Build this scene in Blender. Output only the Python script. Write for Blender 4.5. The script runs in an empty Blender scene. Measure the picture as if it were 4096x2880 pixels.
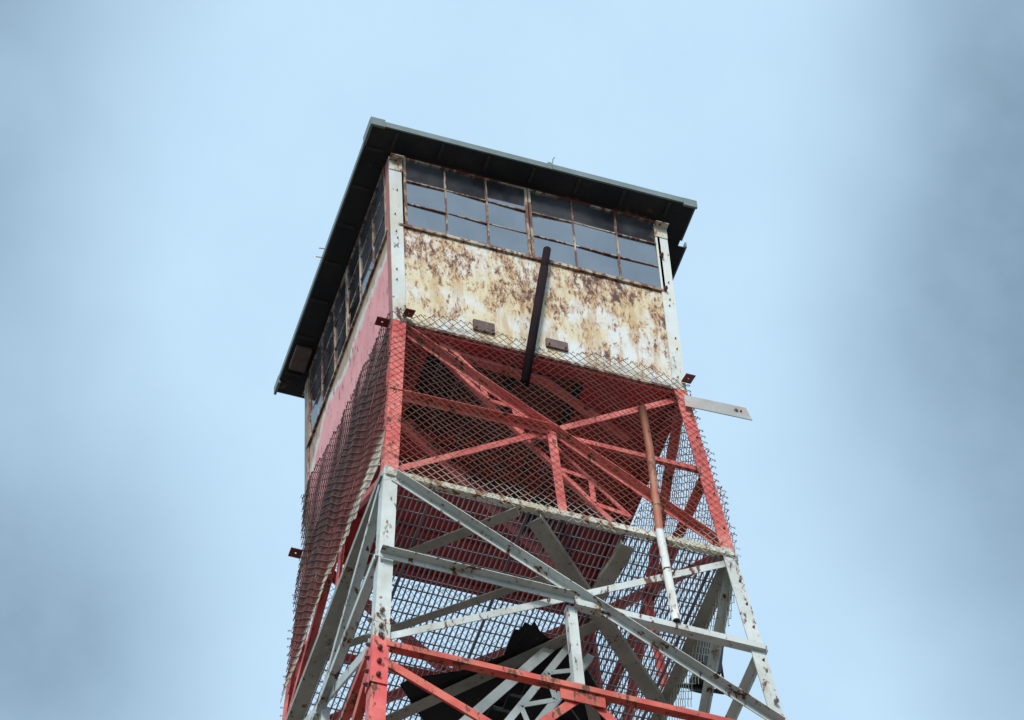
import bpy, math, random
from mathutils import Vector, Matrix
random.seed(7)
scene = bpy.context.scene
col = scene.collection
ZO = 24.9                      # height of the cab floor above the ground
A0 = 1.067                     # half width of the cab (7 ft cab)
BAT = 0.07                     # batter of the legs
def hw(z): return A0 - BAT*z if z < 0 else A0

# ------------------------------------------------------------------ materials
def mat(name):
    m = bpy.data.materials.new(name); m.use_nodes = True
    nt = m.node_tree
    for n in list(nt.nodes): nt.nodes.remove(n)
    out = nt.nodes.new('ShaderNodeOutputMaterial')
    b = nt.nodes.new('ShaderNodeBsdfPrincipled')
    nt.links.new(b.outputs[0], out.inputs[0])
    return m, nt, b, out
def N(nt, t, **kw):
    n = nt.nodes.new(t)
    for k, v in kw.items():
        if k.startswith('i_'): n.inputs[int(k[2:])].default_value = v
        else: setattr(n, k, v)
    return n
def L(nt, a, b): nt.links.new(a, b)
def pos(nt, sc=(1,1,1), off=(0,0,0)):
    g = N(nt, 'ShaderNodeNewGeometry'); mp = N(nt, 'ShaderNodeMapping')
    mp.inputs['Scale'].default_value = sc; mp.inputs['Location'].default_value = off
    L(nt, g.outputs['Position'], mp.inputs[0]); return mp.outputs[0]
def noise(nt, vec, scale, detail=3, rough=.55, dist=0):
    n = N(nt, 'ShaderNodeTexNoise'); L(nt, vec, n.inputs['Vector'])
    n.inputs['Scale'].default_value = scale; n.inputs['Detail'].default_value = detail
    n.inputs['Roughness'].default_value = rough; n.inputs['Distortion'].default_value = dist
    return n.outputs[0]
def rng(nt, v, a, b, c=0, d=1, smooth=True):
    r = N(nt, 'ShaderNodeMapRange'); r.interpolation_type = 'SMOOTHSTEP' if smooth else 'LINEAR'
    L(nt, v, r.inputs[0])
    for i, x in zip((1,2,3,4), (a,b,c,d)): r.inputs[i].default_value = x
    return r.outputs[0]
def mix(nt, f, a, b, mode='MIX'):
    m = N(nt, 'ShaderNodeMix', data_type='RGBA', blend_type=mode)
    for sock, v in ((m.inputs[0], f), (m.inputs[6], a), (m.inputs[7], b)):
        if hasattr(v, 'is_output'): L(nt, v, sock)
        elif isinstance(v, (int, float)): sock.default_value = v
        else: sock.default_value = (*v, 1)
    return m.outputs[2]
def math_(nt, op, a, b=0.0, clamp=False):
    m = N(nt, 'ShaderNodeMath', operation=op, use_clamp=clamp)
    for i, v in enumerate((a, b)):
        if hasattr(v, 'is_output'): L(nt, v, m.inputs[i])
        else: m.inputs[i].default_value = v
    return m.outputs[0]
def bump(nt, b, h, s=.3, d=.01):
    n = N(nt, 'ShaderNodeBump'); n.inputs['Strength'].default_value = s; n.inputs['Distance'].default_value = d
    L(nt, h, n.inputs['Height']); L(nt, n.outputs[0], b.inputs['Normal'])

def paint(name, c, c2=None, rust=.25, rough=.6, scale=5, rustcol=(.11,.035,.018), bands=None, spec=.3):
    """weathered painted steel; bands = colour zones painted up the tower"""
    m, nt, b, out = mat(name)
    c2 = c2 or tuple(x*.8 for x in c)
    v = pos(nt); vs = pos(nt, (1,1,.35))
    n1 = noise(nt, v, scale, 4); n2 = noise(nt, vs, 26, 6, .65); n3 = noise(nt, vs, 7, 5, .6)
    base = mix(nt, rng(nt, n1, .3, .7), c, c2)
    if bands:
        sep = N(nt, 'ShaderNodeSeparateXYZ'); g = N(nt, 'ShaderNodeNewGeometry'); L(nt, g.outputs['Position'], sep.inputs[0])
        zz = math_(nt, 'ADD', sep.outputs[2], math_(nt, 'MULTIPLY', math_(nt, 'SUBTRACT', n3, .5), .12))
        wc, wc2, lo, hi = bands
        white = mix(nt, rng(nt, n1, .3, .7), wc, wc2)
        f = math_(nt, 'MULTIPLY', rng(nt, zz, lo+ZO-.012, lo+ZO+.012), rng(nt, zz, hi+ZO-.015, hi+ZO+.015, 1, 0))
        # the repeating red and white zones farther down
        base = mix(nt, f, base, white)
    grime = noise(nt, pos(nt, (1,1,.5), (5,2,9)), 1.9, 5, .65)
    base = mix(nt, rng(nt, grime, .42, .68, 0, .55), base, mix(nt, 1.0, base, (.62,.60,.57), 'MULTIPLY'))
    chalk = noise(nt, pos(nt, (1,1,.3), (1,8,3)), 16, 4, .6)
    base = mix(nt, rng(nt, chalk, .56, .66, 0, .22), base, mix(nt, 1.0, base, (1.45,1.4,1.35), 'MULTIPLY'))
    stain = rng(nt, n3, .66-rust*.35, .86-rust*.35)
    base = mix(nt, math_(nt, 'MULTIPLY', stain, .55), base, (.30,.20,.10))
    rm = rng(nt, math_(nt, 'ADD', math_(nt, 'MULTIPLY', n2, .6), math_(nt, 'MULTIPLY', n3, .4)), .66-rust*.3, .71-rust*.3)
    L(nt, mix(nt, rm, base, rustcol), b.inputs['Base Color'])
    b.inputs['Roughness'].default_value = rough; b.inputs['Specular IOR Level'].default_value = spec
    bump(nt, b, n2, .35, .004)
    return m

RED, RED2 = (.62,.085,.080), (.76,.20,.165)
WH, WH2 = (.57,.605,.585), (.49,.515,.47)
M = {}
M['frame'] = paint('red_and_white_frame_paint', RED, RED2, .38, bands=(WH, WH2, -3.86, -1.93))
M['red'] = paint('red_frame_paint', RED, RED2, .33)
M['brightred'] = paint('bright_red_paint', (.50,.055,.045), (.62,.15,.10), .42)
M['white'] = paint('white_frame_paint', WH, WH2, .18)
M['greysteel'] = paint('weathered_grey_steel', (.34,.325,.285), (.26,.25,.215), .30)
M['rustwhite'] = paint('flaking_white_paint', (.62,.62,.56), (.52,.46,.33), .52, rustcol=(.20,.07,.025))
M['post'] = paint('white_corner_post_paint', (.60,.64,.63), (.60,.59,.50), .26)
M['pinkpost'] = paint('faded_red_post_paint', (.48,.20,.15), (.40,.13,.10), .35)
M['darkpost'] = paint('brown_rusty_post', (.24,.17,.13), (.30,.24,.20), .4)
M['floor'] = paint('deep_red_floor_paint', (.46,.032,.034), (.38,.045,.045), .18)
M['sash'] = paint('rusty_window_bars', (.50,.43,.33), (.26,.16,.11), .60, rustcol=(.12,.045,.03))
M['rust'] = paint('dark_rusted_steel', (.030,.010,.012), (.045,.016,.015), .2, .8)
M['rustpipe'] = paint('orange_rust_pipe', (.26,.11,.06), (.30,.17,.10), .4, .8)
M['grating'] = paint('galvanised_grating', (.20,.20,.215), (.12,.12,.14), .15)
M['pipeblack'] = paint('near_black_rusted_pipe', (.010,.005,.007), (.018,.008,.009), .05, .9, spec=.1)
M['plate'] = paint('dull_brown_plate', (.16,.11,.10), (.11,.07,.065), .25, .75)
M['bracket'] = paint('dark_red_bracket', (.16,.03,.03), (.22,.05,.04), .3)
M['dark'] = paint('black_timber_and_shade', (.012,.012,.016), (.02,.018,.02), .1, .8)  # dark timber, also the painted shade in the stair opening
M['treadm'] = paint('dark_tread_steel', (.035,.025,.032), (.10,.025,.025), .2, .8)
M['brown'] = paint('brown_trapdoor_board', (.19,.035,.030), (.15,.04,.03), .25, .85)
M['fascia'] = paint('grey_green_fascia', (.13,.17,.16), (.18,.22,.225), .12, .5)
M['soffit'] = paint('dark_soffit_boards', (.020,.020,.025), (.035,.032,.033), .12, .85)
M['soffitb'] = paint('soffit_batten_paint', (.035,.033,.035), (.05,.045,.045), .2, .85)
M['roofm'] = paint('grey_green_roofing', (.16,.2,.19), (.2,.22,.22), .1, .7)
M['bar'] = paint('galvanised_bar', (.42,.45,.45), (.46,.36,.31), .2)
M['bolt'] = paint('bolt_steel', (.30,.28,.26), (.2,.15,.13), .35, .5)
M['boltred'] = paint('rusted_red_bolt', (.22,.06,.05), (.12,.04,.04), .4, .6)
M['black'] = paint('black_housing', (.012,.012,.014), (.02,.015,.012), .15, .35, spec=.5)

def rusty_wall():
    m, nt, b, out = mat('peeling_cream_wall')
    v = pos(nt); vs = pos(nt, (1,1,.36)); vt = pos(nt, (1,1,.16), (3,1,7))
    big = noise(nt, v, 1.9, 3); mid = noise(nt, vs, 6.5, 5, .65)
    fine = noise(nt, vs, 40, 9, .82, .6); run = noise(nt, vt, 10, 7, .7); tone = noise(nt, v, 3.2, 6, .65)
    fb = noise(nt, vs, 21, 7, .72, .3)
    sep = N(nt, 'ShaderNodeSeparateXYZ'); g = N(nt, 'ShaderNodeNewGeometry'); L(nt, g.outputs['Position'], sep.inputs[0])
    up = rng(nt, sep.outputs[2], ZO, ZO+1.15, -.115, .035, False)       # rust is heavier under the sill
    dens = math_(nt, 'ADD', math_(nt, 'ADD', math_(nt, 'MULTIPLY', big, .5), math_(nt, 'MULTIPLY', mid, .5)), up)
    base = mix(nt, rng(nt, tone, .40, .60), (.62,.64,.62), (.60,.52,.34))
    base = mix(nt, math_(nt, 'MULTIPLY', rng(nt, run, .47, .62), .65), base, (.45,.28,.11))
    halo = math_(nt, 'ADD', math_(nt, 'MULTIPLY', fb, .6), math_(nt, 'MULTIPLY', dens, .5))
    base = mix(nt, math_(nt, 'MULTIPLY', rng(nt, halo, .51, .60), .55), base, (.46,.26,.09))
    mask = math_(nt, 'ADD', math_(nt, 'ADD', math_(nt, 'MULTIPLY', fine, .55), math_(nt, 'MULTIPLY', fb, .30)), math_(nt, 'MULTIPLY', dens, .45))
    base = mix(nt, math_(nt, 'MULTIPLY', rng(nt, mask, .638, .675), .85), base, (.25,.095,.03))
    base = mix(nt, rng(nt, mask, .682, .705), base, (.055,.018,.012))
    L(nt, base, b.inputs['Base Color']); b.inputs['Roughness'].default_value = .65
    bump(nt, b, fine, .5, .006)
    return m
M['frontwall'] = rusty_wall()
def pink_wall():
    m, nt, b, out = mat('faded_pink_wall')
    v = pos(nt, (1,1,.5)); vs = pos(nt, (1,1,.22))
    g = N(nt, 'ShaderNodeNewGeometry'); sep = N(nt, 'ShaderNodeSeparateXYZ'); L(nt, g.outputs['Position'], sep.inputs[0])
    n = noise(nt, v, 2.2, 4, .6); f = noise(nt, vs, 24, 5, .6); st = noise(nt, v, 7, 4)
    base = mix(nt, rng(nt, st, .35, .65), (.78,.32,.30), (.68,.25,.235))
    z = math_(nt, 'ADD', sep.outputs[2], math_(nt, 'MULTIPLY', math_(nt, 'SUBTRACT', n, .5), .9))
    base = mix(nt, rng(nt, z, ZO+.90, ZO+.98), base, (.62,.56,.50))
    base = mix(nt, rng(nt, z, ZO+.99, ZO+1.06), base, (.38,.25,.15))
    base = mix(nt, rng(nt, f, .61, .65), base, (.16,.06,.045))
    L(nt, base, b.inputs['Base Color']); b.inputs['Roughness'].default_value = .55
    return m
M['pinkwall'] = pink_wall()
def net_mat(nm='weathered_chain_link_wire', k=1.0, hem=-1.80):
    m, nt, b, out = mat(nm)
    v = pos(nt); g = N(nt, 'ShaderNodeNewGeometry'); sep = N(nt, 'ShaderNodeSeparateXYZ'); L(nt, g.outputs['Position'], sep.inputs[0])
    n = noise(nt, v, 2.5, 3); n2 = noise(nt, v, 14, 3)
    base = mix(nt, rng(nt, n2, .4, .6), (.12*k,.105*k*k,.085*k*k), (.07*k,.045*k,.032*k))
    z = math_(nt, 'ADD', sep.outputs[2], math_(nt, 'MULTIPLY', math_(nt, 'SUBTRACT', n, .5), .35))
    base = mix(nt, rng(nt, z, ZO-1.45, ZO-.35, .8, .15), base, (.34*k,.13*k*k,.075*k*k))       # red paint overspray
    base = mix(nt, rng(nt, z, ZO+hem-.12, ZO+hem, 1, 0), base, (.58,.55,.44))         # white painted hem
    L(nt, base, b.inputs['Base Color']); b.inputs['Roughness'].default_value = .6
    return m
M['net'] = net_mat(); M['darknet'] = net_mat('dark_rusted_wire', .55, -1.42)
def glass_mat():
    m, nt, b, out = mat('dusty_window_glass'); nt.nodes.remove(b)
    tr = N(nt, 'ShaderNodeBsdfTransparent'); tr.inputs[0].default_value = (.42,.45,.48,1)
    gl = N(nt, 'ShaderNodeBsdfGlossy'); gl.inputs[0].default_value = (.92,.93,.95,1); gl.inputs['Roughness'].default_value = .04
    df = N(nt, 'ShaderNodeBsdfDiffuse'); df.inputs[0].default_value = (.20,.21,.23,1)
    v = pos(nt); n = noise(nt, v, 4, 5)
    a = N(nt, 'ShaderNodeMixShader'); L(nt, rng(nt, noise(nt, pos(nt, (1,1,.6)), 1.6, 6, .7), .3, .7, .04, .42), a.inputs[0]); L(nt, tr.outputs[0], a.inputs[1]); L(nt, df.outputs[0], a.inputs[2])
    c = N(nt, 'ShaderNodeMixShader'); c.inputs[0].default_value = .30; L(nt, a.outputs[0], c.inputs[1]); L(nt, gl.outputs[0], c.inputs[2])
    L(nt, c.outputs[0], out.inputs[0]); return m
M['glass'] = glass_mat()
def ground_mat():
    m, nt, b, out = mat('granite_and_gravel_ground')
    v = pos(nt); n = noise(nt, v, .35, 6); f = noise(nt, v, 9, 6)
    base = mix(nt, rng(nt, n, .4, .6), (.12,.115,.10), (.08,.075,.055)); base = mix(nt, rng(nt, f, .3, .7, 0, .5), base, (.15,.14,.13))
    L(nt, base, b.inputs['Base Color']); b.inputs['Roughness'].default_value = .9
    bump(nt, b, f, .6, .05); return m
M['ground'] = ground_mat()

# ------------------------------------------------------------------ mesh building
class MB:
    def __init__(s): s.v = []; s.f = []
    def hexa(s, p):                                   # 8 points: 4 bottom, 4 top
        i = len(s.v); s.v += [tuple(x) for x in p]
        s.f += [(i,i+3,i+2,i+1),(i+4,i+5,i+6,i+7),(i,i+1,i+5,i+4),(i+1,i+2,i+6,i+5),(i+2,i+3,i+7,i+6),(i+3,i,i+4,i+7)]
        return s
    def box(s, x0,x1,y0,y1,z0,z1):
        return s.hexa([(x0,y0,z0),(x1,y0,z0),(x1,y1,z0),(x0,y1,z0),(x0,y0,z1),(x1,y0,z1),(x1,y1,z1),(x0,y1,z1)])
    def slab(s, p0, p1, a, b):                         # rectangular bar: section spanned by vectors a and b from the line p0-p1
        p0, p1, a, b = map(Vector, (p0, p1, a, b))
        return s.hexa([p0, p0+a, p0+a+b, p0+b, p1, p1+a, p1+a+b, p1+b])
    def tube(s, pts, r, n=10, cap=True, hollow=0):
        pts = [Vector(p) for p in pts]; rings = []
        prev = None
        for i, p in enumerate(pts):
            d = (pts[min(i+1,len(pts)-1)] - pts[max(i-1,0)]).normalized()
            if prev is None:
                x = d.orthogonal().normalized()
            else:
                x = (prev - d*prev.dot(d)).normalized()
            prev = x; y = d.cross(x); b = len(s.v); rings.append(b)
            for k in range(n):
                a = 2*math.pi*k/n; s.v.append(tuple(p + x*math.cos(a)*r + y*math.sin(a)*r))
        for q in range(len(rings)-1):
            for k in range(n):
                k2 = (k+1) % n; a, b = rings[q], rings[q+1]
                s.f.append((a+k, a+k2, b+k2, b+k))
        if cap:
            s.f.append(tuple(rings[0]+k for k in reversed(range(n)))); s.f.append(tuple(rings[-1]+k for k in range(n)))
        return s
    def angle(s, p0, p1, n, mode='up_out', w=.06, w2=.055, t=.006, off=0.0):
        """steel angle from p0 to p1 on a face with outward normal n.
        one leg lies in the face, the other sticks out or in from its upper or lower edge"""
        p0, p1, n = map(Vector, (p0, p1, n)); d = (p1-p0).normalized()
        n = (n - d*n.dot(d)).normalized(); e = d.cross(n).normalized()
        if e.z < 0: e = -e
        o = n*off
        s.slab(p0+o-e*w/2, p1+o-e*w/2, e*w, n*t)
        q = {'up': w/2, 'lo': -w/2+t}[mode[:2]]
        if mode.endswith('out'): s.slab(p0+o+n*(t+.0004)+e*(q-t), p1+o+n*(t+.0004)+e*(q-t), e*t, n*w2)
        else: s.slab(p0+o-n*.0004+e*(q-t), p1+o-n*.0004+e*(q-t), e*t, -n*w2)
        return s
    def build(s, name, m, parent=None, smooth=False, origin=None):
        me = bpy.data.meshes.new(name)
        ox, oy, oz = origin or (0,0,0)
        if parent is None or origin:
            vs = [(x-ox, y-oy, z-oz) for x, y, z in s.v]
        else: vs = s.v
        if parent is None: loc = (ox, oy, oz+ZO)
        else: loc = (ox, oy, oz+ZO)
        me.from_pydata(vs, [], s.f); me.update()
        if smooth:
            for p in me.polygons: p.use_smooth = True
        me.materials.append(M[m] if isinstance(m, str) else m)
        o = bpy.data.objects.new(name, me); col.objects.link(o); o.location = loc
        if parent is not None:
            o.parent = parent; o.location = Vector(loc) - world_loc(parent)
        return o
def world_loc(o):
    v = Vector(o.location)
    while o.parent: o = o.parent; v += Vector(o.location)
    return v
def tag(o, label=None, cat=None, group=None, kind=None):
    for k, v in (('label', label), ('category', cat), ('group', group), ('kind', kind)):
        if v: o[k] = v
    return o
def lab(o, label): o['label'] = label; return o
def empty(name, loc=(0,0,0)):
    o = bpy.data.objects.new(name, None); col.objects.link(o); o.location = loc; o.empty_display_size = .3; return o

# ------------------------------------------------------------------ camera (28 m away on the ground, long lens)
CAM = Vector((-6.216, -16.396, -23.338)); YAW, PIT, ROL = 0.373025, 0.953169, -0.068399
FPX = 16585.0
fw = Vector((math.cos(PIT)*math.sin(YAW), math.cos(PIT)*math.cos(YAW), math.sin(PIT)))
rt = Vector((math.cos(YAW), -math.sin(YAW), 0)); upv = rt.cross(fw)
R_ = rt*math.cos(ROL) + upv*math.sin(ROL); U_ = -rt*math.sin(ROL) + upv*math.cos(ROL)
cd = bpy.data.cameras.new('camera'); cam = bpy.data.objects.new('camera', cd); col.objects.link(cam)
cam.matrix_world = Matrix(((R_.x,U_.x,-fw.x,CAM.x),(R_.y,U_.y,-fw.y,CAM.y),(R_.z,U_.z,-fw.z,CAM.z+ZO),(0,0,0,1)))
cd.sensor_width = 36; cd.lens = FPX/4096*36; cd.clip_end = 2000; cd.clip_start = .1
scene.camera = cam

# ------------------------------------------------------------------ ground
g = MB(); n = 48
g.v.append((0,0,-ZO)); 
for k in range(n): g.v.append((600*math.cos(2*math.pi*k/n), 600*math.sin(2*math.pi*k/n), -ZO))
g.f = [(0,1+k,1+(k+1)%n) for k in range(n)]
tag(g.build('ground', 'ground'), kind='structure')

# ------------------------------------------------------------------ the fire tower
T = empty('fire_tower')
tag(T, 'steel fire lookout tower with red and white lattice legs and a glazed cab', 'lookout tower')
NORM = {'F': (0,-1,0), 'B': (0,1,0), 'L': (-1,0,0), 'R': (1,0,0)}
def fp(side, s, z, off=0.0):                          # point on a face: s along it, z height, off outward
    w = hw(z) + off
    return {'F': (s,-w,z), 'B': (s,w,z), 'L': (-w,s,z), 'R': (w,s,z)}[side]
LV = [0, -2.0, -3.9, -5.85, -9.2, -13.0, -17.0, -21.0, -ZO]

# legs: one angle each, red and white zones painted across
def leg(sx, sy):
    b = MB(); zs = [-.02, -2.0, -3.62]
    def seg(z0, z1, t0, w=.095, t=.009):
        p = [Vector((sx*(hw(z)+t0), sy*(hw(z)+t0), z)) for z in (z0, z1)]
        b.slab(p[0], p[1], (-sx*w,0,0), (0,-sy*t,0)); b.slab(p[0]+Vector((0,-sy*t,0)), p[1]+Vector((0,-sy*t,0)), (-sx*t,0,0), (0,-sy*(w-t),0))
    seg(-.02, -3.70, .0)
    seg(-3.705, -ZO, .0, .100, .011)
    o = b.build('leg', 'frame', T)
    p = MB()                                           # splice plate lapped over the joint, outside
    for k, (z0, z1) in enumerate(((-3.72, -4.35),)):
        q = [Vector((sx*(hw(z)+.0105), sy*(hw(z)+.0105), z)) for z in (z0, z1)]
        p.slab(q[0], q[1], (-sx*.108,0,0), (0,-sy*.0095,0)); p.slab(q[0]+Vector((0,-sy*.0095,0)), q[1]+Vector((0,-sy*.0095,0)), (-sx*.0095,0,0), (0,-sy*.098,0))
    p.build('splice_plate', 'frame', o)
    return o
legs = {}
for nm, sx, sy in (('A',-1,-1),('B',1,-1),('C',-1,1),('D',1,1)): legs[nm] = leg(sx, sy)
bolt_me = {}
def bolt(p, n, parent, r=.016, h=.022, m='bolt'):
    key = (m, r, h)
    if key not in bolt_me:
        b = MB(); b.tube([(0,0,0),(0,0,h)], r, 6); b.tube([(0,0,h),(0,0,h+.010)], r*.5, 6)
        me = bpy.data.meshes.new('bolt'); me.from_pydata(b.v, [], b.f); me.materials.append(M[m]); bolt_me[key] = me
    o = bpy.data.objects.new('bolt', bolt_me[key]); col.objects.link(o)
    o.rotation_euler = Vector(n).to_track_quat('Z', 'Y').to_euler()
    o.parent = parent; o.location = Vector((p[0],p[1],p[2]+ZO)) - world_loc(parent)
    return o
for nm, sx, sy in (('A',-1,-1),('B',1,-1)):
    for k, z in enumerate((-3.60,-3.69-.08,-3.86,-4.0,-4.14,-4.28)):
        w = hw(z)+.011
        mm = 'bolt' if z > -3.9 else 'boltred'
        bolt((sx*(w-.048), -(w), z), (0,-1,0), legs[nm], m=mm)
        if nm == 'A': bolt((-w, -(w-.05), z-.045), (-1,0,0), legs[nm], m=mm)
for z in (-.35,-.62,-1.3,-1.7,-2.3,-2.55,-2.8,-3.15):
    bolt((hw(z)-.03, -hw(z), z), (0,-1,0), legs['B'], .009, .006, 'boltred')

# face bracing of the three panels in view: X braces, waist beam, foot strut
def member(name, m, side, s0, z0, s1, z1, mode, w=.06, w2=.055, off=0.0, t=.006):
    b = MB(); b.angle(fp(side, s0, z0), fp(side, s1, z1), NORM[side], mode, w, w2, t, off); return b.build(name, m, T)
for side in 'FLRB':
    # red panel under the cab
    w0, w1, wm = hw(-.08)-.05, hw(-1.95)-.05, hw(-1.0)-.05
    up = .07 if side == 'F' else 0
    member('brace', 'frame', side, -w0, -.08+up*.7, w1, -1.93+up, 'up_out' if side == 'F' else 'up_in', .05, .055, -.062 if side == 'F' else -.012)
    member('brace', 'frame', side, w0, -.10+up*.8, -w1, -1.93+up*.9, 'up_in', .05, .05, -.076 if side == 'F' else -.028)
    member('waist_beam', 'frame', side, -wm-.04, -1.03+up, .0, -1.0+up, 'up_out' if side == 'F' else 'up_in', .05, .055, -.054 if side == 'F' else -.004)
    member('waist_beam', 'frame', side, .005, -1.0+up*.8, wm+.04, -1.0+up*.8, 'up_in', .045, .05, -.050 if side == 'F' else -.004)
    member('strut', 'frame', side, .02, -.98, .03, -1.99, 'up_in', .062, .03, -.042 if side == 'F' else -.036)
    # ring beam at the landing
    wr = hw(-2.0)-.012
    member('ring_beam', 'rustwhite' if side in 'FB' else 'greysteel', side, -wr, -2.0, wr, -2.0, 'lo_in', .052, .035 if side in 'FB' else .10, .012)
    # white panel
    w2, wm2 = hw(-3.85)-.05, hw(-3.0)-.04
    member('brace', 'frame', side, -wr+.05, -2.06, w2, -3.85, 'up_out' if side == 'F' else 'up_in', .05, .058, .004)
    member('brace', 'frame', side, wr-.05, -2.08, -w2, -3.84, 'up_in', .075 if side == 'L' else .055, .05, -.026)
    member('waist_beam', 'frame', side, -wm2-.04, -3.0, -.005, -3.02, 'up_out' if side == 'F' else 'up_in', .05, .058, .024)
    member('waist_beam', 'frame', side, .005, -3.02, wm2+.04, -3.03, 'lo_in', .055, .05, .024)
    member('strut', 'frame', side, -.01, -3.03, -.02, -3.86, 'up_in', .066, .045, -.014)
    # red ring at the splice and the panel below it
    ws = hw(-3.95)-.08
    member('ring_beam', 'brightred', side, -ws, -3.93, ws, -3.93, 'lo_in', .05, .045, .014)
    w3 = hw(-5.85)
    member('brace', 'brightred', side, -hw(-4.1)+.06, -4.10, w3-.05, -5.8, 'up_in', .07, .06, .004)
    if side != 'F':
        member('brace', 'brightred', side, hw(-4.1)-.06, -4.10, -w3+.05, -5.8, 'up_in', .06, .06, -.03)
    else:
        member('brace', 'brightred', side, -.03, -3.99, -hw(-5.9)+.05, -5.85, 'up_in', .06, .05, -.026)
        member('brace', 'brightred', side, .06, -3.99, hw(-5.9)-.05, -5.85, 'up_in', .07, .05, -.034)
# gussets at the splice ring
b = MB(); p = Vector(fp('F', 0, -3.95)); b.box(-.16,.13,p.y-.004,p.y+.004,-4.06,-3.955); b.build('gusset_plate', 'brightred', T)
# frame from there to the ground
for i in range(3, len(LV)-1):
    z0, z1 = LV[i], LV[i+1]
    for side in 'FLRB':
        b = MB()
        b.angle(fp(side,-hw(z0)+.02,z0), fp(side,hw(z0)-.02,z0), NORM[side], 'lo_in', .07, .06, .007, .012)
        b.angle(fp(side,-hw(z0)+.05,z0-.05), fp(side,hw(z1)-.05,z1+.05), NORM[side], 'up_out', .065, .06, .007, .004)
        b.angle(fp(side,hw(z0)-.05,z0-.05), fp(side,-hw(z1)+.05,z1+.05), NORM[side], 'up_in', .065, .06, .007, -.026)
        b.build('lower_bracing', 'brightred' if i % 2 else 'white', T)
for sx in (-1,1):
    for sy in (-1,1):
        w = hw(-ZO); b = MB(); b.box(sx*w-.3, sx*w+.3, sy*w-.3, sy*w+.3, -ZO-.2, -ZO+.35); b.build('concrete_footing', 'greysteel', T)

# landing at the white ring: horizontal diagonals and joists under a bar grating
def plan(name, m, p, q, z, w=.075, lip=1, t=.007):
    p, q = Vector((*p, z)), Vector((*q, z)); d = (q-p).normalized(); e = Vector((-d.y, d.x, 0))
    b = MB(); b.slab(p-e*w/2, q-e*w/2, e*w, (0,0,t))
    b.slab(p+e*(lip*w/2-(t if lip > 0 else 0))+Vector((0,0,t+.0004)), q+e*(lip*w/2-(t if lip > 0 else 0))+Vector((0,0,t+.0004)), e*t, (0,0,.045)); return b.build(name, m, T)
ZL = -2.075
plan('landing_diagonal', 'greysteel', (-1.14,-.42), (-.30,-1.20), ZL, .075, 1)
plan('landing_diagonal', 'greysteel', (-.18,-1.17), (1.14,.10), ZL-.012, .10, -1)
plan('landing_diagonal', 'greysteel', (-1.15,.26), (.12,-.80), ZL, .06, 1)
plan('landing_diagonal', 'greysteel', (-.90,1.06), (.50,-.46), ZL, .085, 1)
plan('landing_joist', 'greysteel', (.48,-1.13), (.41,-.56), ZL+.004, .10, 1)
plan('landing_joist', 'rustpipe', (.40,-.62), (1.15,-.56), ZL-.004, .055, 1)
plan('landing_joist', 'greysteel', (-1.12,1.02), (1.12,1.05), ZL+.006, .07, 1)
plan('landing_joist', 'greysteel', (.62,.10), (1.12,1.0), ZL+.001, .08, 1)
plan('landing_joist', 'greysteel', (.05,.42), (1.13,.46), ZL-.006, .06, 1)
b = MB(); wz = hw(-2.0)-.03; zt = -1.985
x = -wz; k = 0
while x < wz:
    th = .009 if k % 18 == 9 else .0030
    b.box(x-th, x+th, -wz, wz, zt-.020, zt); x += .0358; k += 1
y = -wz+.03
while y < wz:
    b.box(-wz, wz, y-.0035, y+.0035, zt-.006, zt+.001); y += .102
lab(b.build('landing_grating', 'grating', T), 'open bar grating floor of the landing')

# cab floor, framing underneath, trapdoor
b = MB(); zf0, zf1 = -.03, -.005
x0, x1, y0, y1 = -.80, .36, -.93, -.26            # stair opening plus trapdoor
b.box(-A0+.02, A0-.02, -A0+.02, y0, zf0, zf1); b.box(-A0+.02, A0-.02, y1, A0-.02, zf0, zf1)
b.box(-A0+.02, x0, y0, y1, zf0, zf1); b.box(x1, A0-.02, y0, y1, zf0, zf1)
fl = b.build('floor_panel', 'floor', T)
for q in (-.66,.05,.62,.98):                        # shallow floor ribs
    b = MB(); b.box(-A0+.06, A0-.06, q-.02, q+.02, zf0-.035, zf0-.0005) if q > -.3 else b.box(x1+.01, A0-.06, q-.02, q+.02, zf0-.035, zf0-.0005)
    b.build('floor_joist', 'floor', T)
for side in 'FBLR':
    b = MB(); w = A0-.022
    if side in 'FB':
        sy = -1 if side == 'F' else 1
        b.box(-w, w, min(sy*w, sy*(w-.006)), max(sy*w, sy*(w-.006)), -.050, -.031)
        b.box(-w+.01, w-.01, min(sy*(w-.0065), sy*(w-.085)), max(sy*(w-.0065), sy*(w-.085)), -.050, -.044)
    else:
        sx = -1 if side == 'L' else 1
        b.box(min(sx*(w-.0), sx*(w-.006)), max(sx*(w-.0), sx*(w-.006)), -w+.09, w-.09, -.12, -.031)
        b.box(min(sx*(w-.0065), sx*(w-.07)), max(sx*(w-.0065), sx*(w-.07)), -w+.09, w-.09, -.112, -.106)
    b.build('floor_rim_beam', 'floor', T)
b = MB(); b.box(-.40, x1-.01, y0+.01, y1+.10, -.028, -.010); lab(b.build('trapdoor', 'brown', T), 'brown trapdoor in the red cab floor')
for c0, c1 in ((x1-.06, x1-.005), (-.17, -.11)):
    b = MB(); b.box(c0, c1, y0+.02, y1+.05, -.060, -.0285); b.build('trapdoor_strip', 'dark', T)  # dark strips running back under the trapdoor
b = MB(); b.angle((-.62,-.96,-.075), (.08,-.92,-.075), (0,-1,0), 'lo_in', .04, .05, .006); b.angle((.08,-.92,-.078), (.80,-.62,-.078), (.4,-.9,0), 'lo_in', .04, .05, .006)
b.build('trapdoor_rail', 'red', T)
b = MB(); b.box(-A0+.09, -.62, -.96, -.90, -.075, -.031); b.box(-.83,-.77,-.95,.0,-.1,-.031); b.build('floor_joist', 'floor', T)
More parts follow.
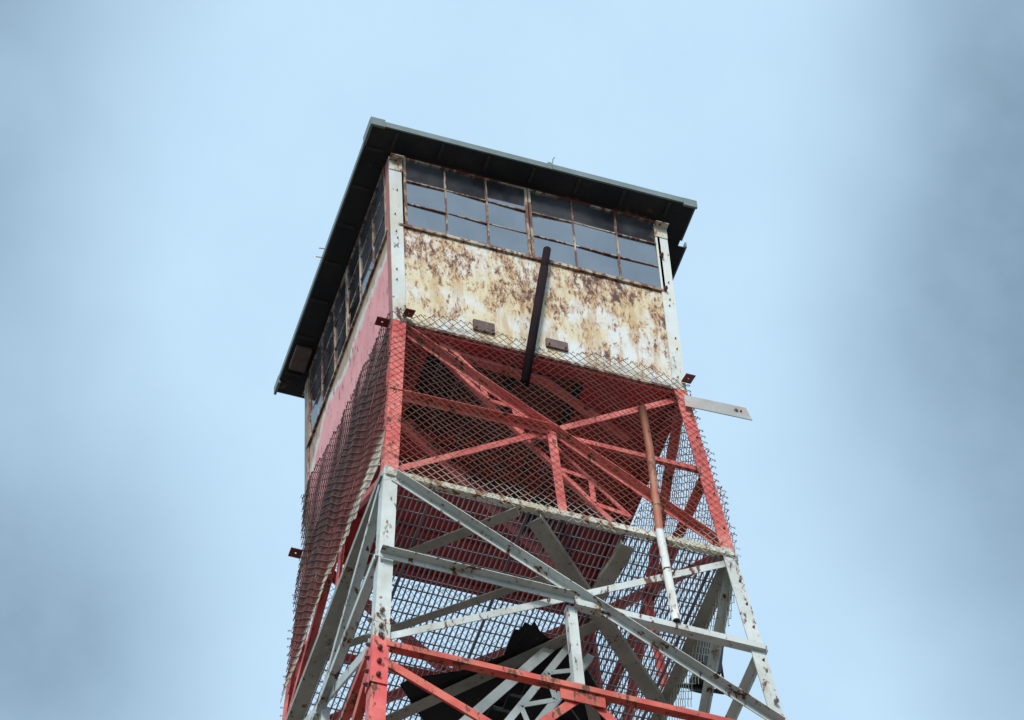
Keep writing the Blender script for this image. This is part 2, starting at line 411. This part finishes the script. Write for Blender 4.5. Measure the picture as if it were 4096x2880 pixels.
b = MB(); b.box(-.78,-.42, y0+.02, y1-.02, -.02, .35); b.build('opening_shade_block', 'dark', T)  # dark block filling the stair opening, stands for the shade inside the cab

# cab walls
def wallbox(side, s0, s1, z0, z1, d0, d1):            # d: distance inward from the cab face
    b = MB(); w = A0
    a, c = w-d1, w-d0
    if side == 'F': b.box(s0,s1,-c,-a,z0,z1)
    if side == 'B': b.box(s0,s1,a,c,z0,z1)
    if side == 'L': b.box(-c,-a,s0,s1,z0,z1)
    if side == 'R': b.box(a,c,s0,s1,z0,z1)
    return b
SILL = 1.17; WT = 2.095
for side in 'FLRB':
    m = {'F':'frontwall','L':'pinkwall','R':'pinkwall','B':'frontwall'}[side]
    o = wallbox(side, -A0+.05, A0-.05, .0, SILL, .012, .020).build('wall_panel', m, T)
    lab(o, {'F':'cream wall panel mottled with rust','L':'faded pink wall panel','R':'pink wall panel on the far side','B':'rear wall panel'}[side])
    # lower edge angle
    wallbox(side, -A0+.05, A0-.05, -.028, .0-.001, .004, .022).build('wall_edge_angle', 'sash', T)
    wallbox(side, -A0+.06, A0-.06, SILL+.001, SILL+.026, -.006, .03).build('window_sill', 'sash', T)
    wallbox(side, -A0+.06, A0-.06, WT, 2.131, .003, .03).build('window_header', 'rust', T)
# corner posts
for nm, sx, sy, m in (('A',-1,-1,'post'),('B',1,-1,'post'),('C',-1,1,'darkpost'),('D',1,1,'darkpost')):
    b = MB(); z0, z1 = -.03, 2.05
    p0, p1 = Vector((sx*A0, sy*A0, z0)), Vector((sx*A0, sy*A0, z1))
    b.slab(p0, p1, (-sx*.095,0,0), (0,-sy*.008,0))
    o = b.build('corner_post', m, T)
    c = MB(); c.slab(p0+Vector((0,-sy*.0083,0)), p1+Vector((0,-sy*.0083,0)), (-sx*.008,0,0), (0,-sy*.08,0))
    c.build('side_flange', 'pinkpost' if nm == 'A' else m, o)
    # angle cleat at the head
    c = MB(); c.box(min(sx*A0,sx*(A0-.1)), max(sx*A0,sx*(A0-.1)), min(sy*(A0+.001),sy*(A0+.06)), max(sy*(A0+.001),sy*(A0+.06)), 2.0, 2.006)
    c.box(min(sx*A0,sx*(A0-.1)), max(sx*A0,sx*(A0-.1)), min(sy*(A0+.001),sy*(A0+.006)), max(sy*(A0+.001),sy*(A0+.006)), 1.88, 1.9995)
    c.build('head_cleat', 'rustwhite', o)
    if sy < 0:
        for z in (.12,.47,.60,1.0,1.08,1.3,1.62):
            bolt((sx*(A0-.045-.012*math.sin(z*9)), sy*A0, z), (0,sy,0), o, .0065, .004, 'boltred')
        if nm == 'B':
            for z in (1.19, 1.62): bolt((sx*(A0-.07), sy*A0, z), (0,sy,0), o, .014, .03, 'boltred')
# windows: two sashes of nine panes on each side
def sash(side, s0, s1, dist):
    b = MB(); z0, z1 = SILL+.027, WT-.001
    def bar(a0,a1,c0,c1,d0,d1):
        q = wallbox(side,a0,a1,c0,c1,d0,d1); i = len(b.v); b.v += q.v; b.f += [tuple(x+i for x in f) for f in q.f]
    fr = .018; mu = .0055
    bar(s0, s0+fr, z0, z1, .000, .022); bar(s1-fr, s1, z0, z1, .000, .022)
    bar(s0+fr, s1-fr, z0, z0+fr, .001, .022); bar(s0+fr, s1-fr, z1-fr, z1, .001, .022)
    dx = (s1-s0)/3; dz = (z1-z0)/3
    for k in (1,2):
        bar(s0+dx*k-mu, s0+dx*k+mu, z0+fr, z1-fr, .002, .020)
    for k in (1,2):
        for j in range(3):
            a = s0+fr if j == 0 else s0+dx*j+mu; c = s1-fr if j == 2 else s0+dx*(j+1)-mu
            bar(a, c, z0+dz*k-mu, z0+dz*k+mu, .004, .020)
    o = b.build('window', 'sash', T)
    g = MB()
    for a_ in range(3):
        for c_ in range(3):
            e0, e1 = s0+dx*a_+.004, s0+dx*(a_+1)-.004; h0, h1 = z0+dz*c_+.004, z0+dz*(c_+1)-.004
            q = wallbox(side, e0, e1, h0, h1, .011, .0132); i = len(g.v)
            ta, tb = random.uniform(-.009,.009), random.uniform(-.009,.009); nn = NORM[side]
            for (x, y, z) in q.v:
                s_ = x if side in 'FB' else y
                d_ = ta*(s_-(e0+e1)/2)/(e1-e0) + tb*(z-(h0+h1)/2)/(h1-h0)
                g.v.append((x+nn[0]*d_, y+nn[1]*d_, z))
            g.f += [tuple(t+i for t in f) for f in q.f]
    g.build('pane', 'glass', o)
for side in 'FLRB':
    sash(side, -.955, -.012, 0); sash(side, -.004, 1.005 if side == 'F' else .955, 0)

# roof
RO = A0 + .180
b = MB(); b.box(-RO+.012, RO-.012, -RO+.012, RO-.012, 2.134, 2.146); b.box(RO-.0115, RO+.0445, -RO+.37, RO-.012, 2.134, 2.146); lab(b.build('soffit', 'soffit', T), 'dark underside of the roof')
b = MB(); s = RO-.002
b.v = [(-s,-s,2.205),(s,-s,2.205),(s,s,2.205),(-s,s,2.205),(0,0,2.75),(-s,-s,2.19),(s,-s,2.19),(s,s,2.19),(-s,s,2.19)]
b.f = [(0,1,4),(1,2,4),(2,3,4),(3,0,4),(5,8,7,6),(0,5,6,1),(1,6,7,2),(2,7,8,3),(3,8,5,0)]
rf = b.build('roof', 'roofm', T)
def fas(x0,x1,y0,y1,z0=2.140,z1=2.192): 
    b = MB(); b.box(x0,x1,y0,y1,z0,z1); b.box(x0+ (0 if x1-x0>.1 else -.0), x1, y0, y1, z1+.0005, z1+.010); b.build('fascia_board', 'fascia', rf)
fas(-RO+.10, .10, -RO-.004, -RO+.008); fas(.1005, RO-.10, -RO-.007, -RO+.008); fas(-RO-.01, -RO+.0995, -RO-.012, -RO+.008, 2.118, 2.203); fas(RO-.0995, RO+.006, -RO-.009, -RO+.008, 2.112)
fas(-RO-.004, -RO+.008, -RO+.18, RO-.12); fas(-RO-.012, -RO+.008, -RO+.0085, -RO+.1795, 2.118, 2.203); fas(-RO-.010, -RO+.008, RO-.1195, RO, 2.10, 2.18)
fas(RO-.008, RO+.004, -RO+.0085, -RO+.32); fas(RO+.045, RO+.057, -RO+.3605, RO)
fas(-RO+.0085, -RO+.32, RO-.012, RO); fas(-RO+.3205, RO-.009, RO-.012, RO-.001, 2.06, 2.199)
b = MB(); b.box(.095,.125,-RO-.010,-RO-.0075,2.13,2.215); b.tube([(.135,-RO-.01,2.13),(.13,-RO-.012,2.2),(.136,-RO-.014,2.26),(.15,-RO-.016,2.29)], .004, 6); b.build('gutter_clip', 'fascia', rf)
for yy in (-.1,-.02):
    b = MB(); b.tube([(-RO-.004, yy, 2.15), (-RO-.05, yy+.02, 2.17)], .005, 6); b.build('roof_nail', 'bar', rf)
b = MB(); b.box(-RO+.03,-RO+.15, .78,.98, 2.085,2.1335); b.build('soffit_box', 'plate', rf)

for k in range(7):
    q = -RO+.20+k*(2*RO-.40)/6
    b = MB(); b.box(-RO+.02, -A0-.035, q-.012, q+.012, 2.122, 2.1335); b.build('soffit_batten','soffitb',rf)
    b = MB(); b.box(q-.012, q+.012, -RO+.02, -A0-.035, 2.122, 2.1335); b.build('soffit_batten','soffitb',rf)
# brackets at the cab corners and blank plates on the front wall
def tab(c, a, bb, n, m='bracket', t=.006, hole=True):
    """flat tab with a hole: centre c, half extents a and bb, normal n"""
    c, a, bb, n = map(Vector, (c, a, bb, n)); n = n.normalized(); k = 12
    b = MB(); ring = []; rr = .007
    ua, ub = a.normalized(), bb.normalized()
    outer = []
    for i in range(k):
        an = 2*math.pi*(i+.5)/k; dx, dy = math.cos(an), math.sin(an)
        sc = min(a.length/abs(dx) if dx else 9, bb.length/abs(dy) if dy else 9)
        outer.append(c+ua*dx*sc+ub*dy*sc); ring.append(c+ua*dx*rr+ub*dy*rr)
    # corners: snap the four nearest outer points
    for sa in (-1,1):
        for sb in (-1,1):
            cr = c+a*sa+bb*sb; j = min(range(k), key=lambda q: (outer[q]-cr).length); outer[j] = cr
    for o_ in (n*t/2, -n*t/2):
        b.v += [tuple(p+o_) for p in outer] + [tuple(p+o_) for p in ring]
    for i in range(k):
        j = (i+1) % k
        b.f += [(i,j,k+j,k+i), (2*k+j,2*k+i,3*k+i,3*k+j), (j,i,2*k+i,2*k+j), (k+i,k+j,3*k+j,3*k+i)]
    return b.build('bracket', m, T)
tab((-A0+.10,-A0-.045,.03), (.035,0,0), (0,.045,.02), (0,-.4,.9))
tab((-A0-.065,-A0+.045,-.02), (.045,0,.0), (0,.035,0), (0,0,1))
tab((A0-.0,-A0-.055,.055), (.035,0,0), (0,.05,.02), (0,-.4,.9))
tab((-A0-.065,A0+.0,-.02), (.045,0,.0), (0,.04,0), (0,0,1))
def wplate(x0,x1,z0,z1,name='blank_plate'):
    b = MB(); b.box(x0,x1,-A0-.006,-A0+.011,z0,z1); o = b.build(name,'plate',T)
    for x,z in ((x0+.02,z0+.02),(x1-.02,z0+.02)): bolt((x,-A0-.006,z),(0,-1,0),o,.008,.006,'boltred')
    return o
wplate(-.485,-.33,.10,.215); wplate(.045,.205,.11,.205)

# upper stair flight, red, along the front face up to the trapdoor
def lattice(ptsA, ptsB, y, w, m, name, parent, nz, dn=(0,-1,0)):
    b = MB(); (ax,az),(bx,bz) = ptsA; (cx,cz),(dx,dz) = ptsB
    b.angle((ax,y,az),(bx,y,bz),dn,'up_in',w,w*.8,.006); b.angle((cx,y,cz),(dx,y,dz),dn,'lo_in',w,w*.8,.006)
    o = b.build(name, m, parent)
    for i in range(nz):
        f0, f1 = i/nz, (i+1)/nz; top = i % 2 == 0
        P = lambda f: Vector((ax+(bx-ax)*f, y, az+(bz-az)*f)); Q = lambda f: Vector((cx+(dx-cx)*f, y, cz+(dz-cz)*f))
        s_, e_ = (P(f0), Q(f1)) if top else (Q(f0), P(f1))
        d = (e_-s_).normalized(); e = d.cross(Vector(dn)).normalized()
        q = MB(); q.slab(s_-e*.019+Vector(dn)*.009, e_-e*.019+Vector(dn)*.009, e*.038, -Vector(dn)*.004)
        q.build('lacing_bar', m, o)
    return o
def on_y(u, v, y):
    d = R_*((u-2048)/FPX) + U_*((1440-v)/FPX) + fw; q = CAM + d*((y-CAM.y)/d.y); return (q.x, q.z)
YS = -.98
lab(lattice((on_y(1750,1349,YS), on_y(2520,2068,YS)), (on_y(1744,1403,YS), on_y(2447,2086,YS)), YS, .034, 'red', 'stair_stringer', T, 10), 'red laced stair stringer up to the trapdoor')
q0, q1 = on_y(1625,1680,-.35), on_y(2240,2262,-.35)
b = MB(); b.angle((q0[0],-.35,q0[1]),(q1[0],-.35,q1[1]),(0,-1,0),'lo_in',.08,.05,.006); lab(b.build('stair_stringer','red',T), 'red rear stair stringer')
for i in range(8):
    f = (i+.6)/8.2; x = -.66+(.36+.66)*f; z = -.95-1.19*x
    b = MB()
    b.box(x-.125,x-.119,-.955,-.375,z-.03,z); b.box(x+.105,x+.111,-.955,-.375,z-.03,z)
    k = 0; xx = x-.105
    while xx < x+.1:
        b.box(xx-.003,xx+.003,-.955,-.375,z-.026,z-.002); xx += .026
    for yy in (-.93,-.80,-.67,-.54,-.41): b.box(x-.118,x+.104,yy-.003,yy+.003,z-.0255,z-.0015)
    b.build('stair_tread', 'treadm', T)
for xw in (-.62,-.45,-.28,-.1,.08):
    b = MB(); b.tube([(xw,-.98,-.12-(xw+.62)*.9),(xw+.01,-.40,-.35-(xw+.62)*1.0)], .0035, 5, False); b.build('guard_wire','grating',T)
# lower flight, weathered white, from under the landing
lab(lattice(((.40,-2.03),(-.30,-3.42)), ((.52,-2.13),(-.12,-3.42)), -.24, .05, 'white', 'stair_stringer', T, 7), 'grey laced stair stringer under the landing')
b = MB(); b.angle((.27,-.17,-2.05),(-.62,-.17,-3.42),(0,-1,0),'up_in',.07,.03,.006); lab(b.build('stair_stringer','white',T),'plain grey stair stringer under the landing')
b = MB(); b.angle((.36,.28,-2.05),(-.52,.28,-3.42),(0,-1,0),'up_in',.07,.03,.006); b.build('stair_stringer','white',T)
for i in range(7):
    f = (i+.5)/7; x = .40-.95*f; z = -2.15-1.25*f
    b = MB(); b.box(x-.10,x+.10,-.15,.27,z-.03,z); b.build('stair_tread','dark',T)

# ------------------------------------------------------------------ chain-link netting hung round the upper panels
def net(side, top, bot, offf, m='net', seed=1, ext=.018, ps=.033, pz=.040, rag=.02, label='', wr=.0027):
    rnd = random.Random(seed); b = MB(); ph = [rnd.uniform(0,6.28) for _ in range(8)]
    def surf(s, z):
        o = offf(s, z) + .007*math.sin(3.1*s+2.3*z+ph[0]) + .006*math.sin(7*s-5*z+ph[1]) + .004*math.sin(13*s+11*z+ph[2])
        ds = .010*math.sin(4*z+2*s+ph[3]) + .005*math.sin(11*z+ph[4]); dz = .012*math.sin(4.3*s+ph[5]) + .006*math.sin(9*s+3*z+ph[6])
        return fp(side, s+ds, z+dz, o)
    n = int(1.35/ps)
    for i in range(-n, n+1):
        s0 = i*ps; tz, bz = top(s0), bot(s0)
        tz += rnd.uniform(-rag, rag); bz += rnd.uniform(-rag*1.6, rag*1.6)
        k = int(math.floor(-tz/pz)); pts = []
        def flush():
            if len(pts) > 1: b.tube(pts, wr, 4, False)
        while -k*pz > bz:
            z = -k*pz; s = s0 + ps*.5*(1 if (k+i) % 2 else -1)
            lim = hw(z) + ext
            if abs(s) > lim: flush(); pts = []
            else:
                wob = .0025*(1 if (k+i) % 2 else -1)
                jit = rnd.uniform(-.0022,.0022)
                p = Vector(surf(s+jit, z)); nn = Vector(NORM[side])
                if pts:
                    q = Vector(surf(s0, z+pz*.5+.0*jit)); pts.append(q+nn*-.002)
                pts.append(p + nn*wob)
                if abs(s) > lim-ps*1.1 and rnd.random() < .7:     # knuckled selvage ends
                    sg = 1 if s > 0 else -1; e = Vector({'F':(1,0,0),'B':(1,0,0),'L':(0,1,0),'R':(0,1,0)}[side])*sg
                    b.tube([p, p+e*.014+Vector((0,0,.007)), p+e*.022+Vector((0,0,-.003)), p+e*.013+Vector((0,0,-.012))], .0025, 4, False)
            k += 1
        flush()
        if rnd.random() < .9:                                    # hooked top end
            z = tz; s = s0
            if abs(s) < hw(z)+ext-.02 and pts:
                p = Vector(surf(s, tz-.01)); e = Vector((.012,0,0)) if side in 'FB' else Vector((0,.012,0))
                b.tube([p, p+Vector((0,0,.022))+e*.3, p+Vector((0,0,.030))+e, p+Vector((0,0,.016))+e*1.7], .0025, 4, False)
    org = {'F':(0,-1.2,-2.1),'B':(0,1.2,-2.1),'L':(-1.2,0,-2.1),'R':(1.2,0,-2.1)}[side]
    o = b.build('chain_link_netting', m, None, origin=org)
    tag(o, label, 'wire netting', 'chain link netting round the tower'); return o
def ftop(s):
    if s < -.12: return .03 + .075*math.exp(-((s+.62)/.28)**2)
    if s < .22: return -.03
    return -.0 + .12*math.exp(-((s-.62)/.33)**2)
net('F', ftop, lambda s: -2.11 - .03*math.sin(3*s) + (.10 if .35 < s < .75 else 0) , lambda s, z: .035, seed=3, rag=.014, wr=.0024,
    label='chain link netting across the front, below the rust mottled wall')
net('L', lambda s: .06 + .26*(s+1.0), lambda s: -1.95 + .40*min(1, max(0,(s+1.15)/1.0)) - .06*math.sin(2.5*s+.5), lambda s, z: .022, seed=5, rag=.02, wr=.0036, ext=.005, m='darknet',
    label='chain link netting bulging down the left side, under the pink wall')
net('R', lambda s: -.06, lambda s: -2.36 + .03*math.sin(9*s) , lambda s, z: -.02 if z < -1.9 else .012, seed=9, rag=.03,
    label='chain link netting on the right side, its torn hem hanging below the landing')
net('B', lambda s: -.02, lambda s: -2.12, lambda s, z: .03, seed=11, wr=.0022,
    label='chain link netting on the far side, seen through the landing grating')
# the loose sheet of fine lines seen beyond, laid flat on the grating edge, is left out

# ------------------------------------------------------------------ loose things on the tower
b = MB(); b.tube([(-.160,-1.128,-.50),(.055,-1.114,1.0)], .032, 16, True); b.tube([(.035,-1.112,.86),(.093,-1.109,1.27)], .0285, 16, True)
sp = tag(b.build('standing_pipe', 'pipeblack', None, True, (-.1,-1.14,-.6)), 'dark rusty pipe leaning up the middle of the front wall', 'pipe')
def hollow(pts, r, name, m, origin):
    b = MB(); b.tube(pts, r, 18, False); n0 = len(b.v); b.tube(pts, r*.86, 18, False)
    k = 18; b.f += [(i, (i+1)%k, n0+(i+1)%k, n0+i) for i in range(k)]
    e = n0-k; e2 = len(b.v)-k; b.f += [(e+i, e2+i, e2+(i+1)%k, e+(i+1)%k) for i in range(k)]
    b.tube([pts[-2], Vector(pts[-2])+Vector((0,0,.01))], r*.86, 18, True)  # unseen plug added inside the pipe to shut out light
    return b.build(name, m, None, True, origin)
def on_front(u, v, off):
    d = R_*((u-2048)/FPX) + U_*((1440-v)/FPX) + fw
    Nn = Vector((0,-1,BAT)); t = (A0+off - Nn.dot(CAM))/Nn.dot(d); return CAM + d*t
dp = tag(hollow([on_front(2568,1632,.035), on_front(2599,1800,.035), on_front(2636,2110,.035), on_front(2706,2486,.035)], .028, 'drain_pipe',
    paint('drain_pipe_paint', (.36,.085,.05), (.34,.16,.09), .33, bands=((.60,.635,.63),(.54,.55,.50), -9, -1.98)), (.75,-1.3,-2.8)),
    'long open ended pipe, rusty above and white below, hanging by the right leg', 'pipe')
e0, e1 = Vector(on_front(2636,2110,.035)), Vector(on_front(2706,2486,.035)); ax = (e1-e0).normalized()
b = MB(); b.tube([e1-ax*.008, e1-ax*.0005], .0238, 18); b.build('bore_shade_disc', 'black', dp)  # black disc just inside the open end, painted shade for the bore
for f in (.35, .72):
    q = Vector(on_front(2599,1800,.035)).lerp(Vector(on_front(2706,2486,.035)), f)
    b = MB(); b.tube([q+Vector((-.036,.06,0)), q+Vector((-.036,-.02,0)), q+Vector((0,-.037,0)), q+Vector((.036,-.02,0)), q+Vector((.036,.06,0))], .005, 6); b.build('pipe_clamp', 'rustpipe', dp)
b = MB(); b.hexa([(1.02,-1.118,-.28),(1.515,-1.118,-.255),(1.515,-1.112,-.255),(1.02,-1.112,-.28),(1.02,-1.118,-.15),(1.478,-1.118,-.125),(1.478,-1.112,-.125),(1.02,-1.112,-.15)])
o = b.build('projecting_bar', 'bar', None, origin=(1.05,-1.115,-.28)); tag(o, 'flat galvanised bar sticking out to the right of the cab corner', 'metal bar')
bolt((1.40,-1.118,-.185), (0,-1,0), o, .018, .004); bolt((1.435,-1.118,-.185), (0,-1,0), o, .009, .003, 'boltred')

# floodlight on an arm outside the right face
Fl = empty('floodlight', (1.30,-.15,-2.12+ZO)); tag(Fl, 'black floodlight on an arm outside the right face, beside the hanging netting', 'floodlight')
b = MB(); b.tube([(1.20,-.08,-2.02),(1.52,-.105,-2.02)], .016, 10); b.build('mounting_arm','black',Fl)
c = Vector((1.325,-.31,-1.99))
b = MB(); b.hexa([c+Vector(v) for v in ((-.05,-.05,-.16),(.07,-.05,-.16),(.07,.06,-.16),(-.05,.06,-.16),(-.075,-.09,.11),(.10,-.09,.11),(.10,.09,.11),(-.075,.09,.11))]); b.build('lamp_housing','black',Fl)
b = MB(); b.hexa([c+Vector(v) for v in ((-.085,-.10,.111),(.11,-.10,.111),(.11,.10,.111),(-.085,.10,.111),(-.085,-.10,.125),(.11,-.10,.125),(.11,.10,.125),(-.085,.10,.125))]); b.build('lamp_rim','bar',Fl)
b = MB(); b.tube([c+Vector((-.09,.0,0)), (1.28,-.2,-2.04), (1.27,-.09,-2.02)], .009, 8); b.tube([c+Vector((.1,.0,0)), (1.48,-.2,-2.04), (1.46,-.10,-2.02)], .009, 8); b.build('yoke','black',Fl)
b = MB(); b.box(1.30,1.43,-.16,-.04,-2.005,-1.90); b.build('junction_box','black',Fl)

# ragged flat black shape under the landing grating
pix = [(1600,2740),(1640,2718),(1700,2738),(1760,2745),(1830,2690),(1960,2640),(2090,2592),(2052,2545),(2058,2515),(2085,2522),(2100,2492),(2125,2500),(2138,2486),(2160,2528),(2190,2548),(2240,2566),(2330,2650),(2400,2770),(2470,2960),(1760,2960),(1700,2890),(1650,2820)]
def on_z(u, v, z):
    d = R_*((u-2048)/FPX) + U_*((1440-v)/FPX) + fw; return CAM + d*((z-CAM.z)/d.z)
pp = [on_z(u, v, -2.045) for u, v in pix]; cx = sum((p for p in pp), Vector())/len(pp)
b = MB(); n = len(pp); b.v = [tuple(p+Vector((0,0,.01*math.sin(i*2.1)))) for i, p in enumerate(pp)] + [tuple(p+Vector((0,0,.006+.01*math.sin(i*2.1)))) for i, p in enumerate(pp)] + [tuple(cx+Vector((0,0,.005))), tuple(cx+Vector((0,0,.018)))]
b.f = [(i,(i+1)%n,2*n) for i in range(n)] + [(n+(i+1)%n,n+i,2*n+1) for i in range(n)] + [(i,n+i,n+(i+1)%n,(i+1)%n) for i in range(n)]
tag(b.build('black_shape','dark',None,origin=(cx.x,cx.y,-2.04)), 'ragged black shape under the landing grating, behind the grey lower stair', 'sheeting')

for (u0,v0,u1,v1) in ((2360,2690,2485,2900),(2235,2765,2330,2900)):
    b = MB(); p, q = on_z(u0,v0,-2.12), on_z(u1,v1,-2.12); b.tube([p,q], .0045, 6); b.build('stay_cable', 'grating', T)

# ------------------------------------------------------------------ light: overcast, soft sun from the camera's side
SUN_EL, SUN_AZ = math.radians(42), math.radians(205)      # azimuth from +Y clockwise
sd = Vector((math.sin(SUN_AZ)*math.cos(SUN_EL), math.cos(SUN_AZ)*math.cos(SUN_EL), math.sin(SUN_EL)))
sl = bpy.data.lights.new('sun','SUN'); sl.energy = 3.0; sl.angle = math.radians(14); sl.color = (1,.97,.92)
so = bpy.data.objects.new('sun', sl); col.objects.link(so); so.rotation_euler = sd.to_track_quat('Z','Y').to_euler(); so.location = (0,0,60)
w = bpy.data.worlds.new('World'); scene.world = w; w.use_nodes = True; nt = w.node_tree
for n_ in list(nt.nodes): nt.nodes.remove(n_)
out = N(nt,'ShaderNodeOutputWorld'); bg = N(nt,'ShaderNodeBackground'); L(nt,bg.outputs[0],out.inputs[0])
sky = N(nt,'ShaderNodeTexSky'); sky.sky_type = 'NISHITA'; sky.sun_disc = False; sky.sun_elevation = SUN_EL; sky.sun_rotation = SUN_AZ
tc = N(nt,'ShaderNodeTexCoord'); D = tc.outputs['Generated']
def vmath(op, a, b):
    m = N(nt,'ShaderNodeVectorMath',operation=op)
    for i, v in enumerate((a,b)):
        if hasattr(v,'is_output'): L(nt,v,m.inputs[i])
        else: m.inputs[i].default_value = v
    return m
dn = noise(nt, D, 9, 4, .6)
# thin cloud over the whole sky, darker banks at view edges: cloud plus painted vignette
def direction(u, v): return (R_*((u*1.785-2048)/FPX) + U_*((1440-v*1.785)/FPX) + fw).normalized()
banks = [((2420,350),3.4,.70),((2480,1000),3.5,.72),((2200,600),2.2,.24),((2300,-80),2.6,.35),((-140,560),2.4,.52),((-80,1340),3.2,.62),((120,1500),2.0,.25),((-120,-60),2.9,.62),((2450,1600),2.2,.35)]
tot = None
for (u, v), rad, st in banks:
    c = direction(u, v)
    dist = vmath('DISTANCE', D, tuple(c)).outputs['Value']
    dist = math_(nt,'ADD',dist, math_(nt,'MULTIPLY',math_(nt,'SUBTRACT',dn,.5),.035))
    f = rng(nt, dist, 0, math.radians(rad*1.55), st, 0)
    tot = f if tot is None else math_(nt,'SUBTRACT',math_(nt,'ADD',tot,f),math_(nt,'MULTIPLY',tot,f))
cl = mix(nt, tot, (.515,.72,.90), (.080,.155,.225))
n2 = noise(nt, D, 26, 5, .6)
cl = mix(nt, rng(nt, n2, .35, .68, 0, .20), cl, (.42,.60,.79))
skyc = mix(nt, .07, cl, sky.outputs[0])      # a little of the clear sky shows through the cloud sheet
mm = N(nt,'ShaderNodeMix',data_type='RGBA'); 
skl = mix(nt, 1.0, sky.outputs[0], (.1,.1,.1), 'MULTIPLY')
final = mix(nt, .90, skl, cl)
L(nt, final, bg.inputs[0]); bg.inputs[1].default_value = 1.0

# ------------------------------------------------------------------ render settings
scene.render.engine = 'CYCLES'
scene.view_settings.view_transform = 'Standard'; scene.view_settings.look = 'None'; scene.view_settings.gamma = 1; scene.view_settings.exposure = .25
scene.cycles.max_bounces = 8; scene.cycles.transparent_max_bounces = 16
scene.render.resolution_x = 1024; scene.render.resolution_y = 720
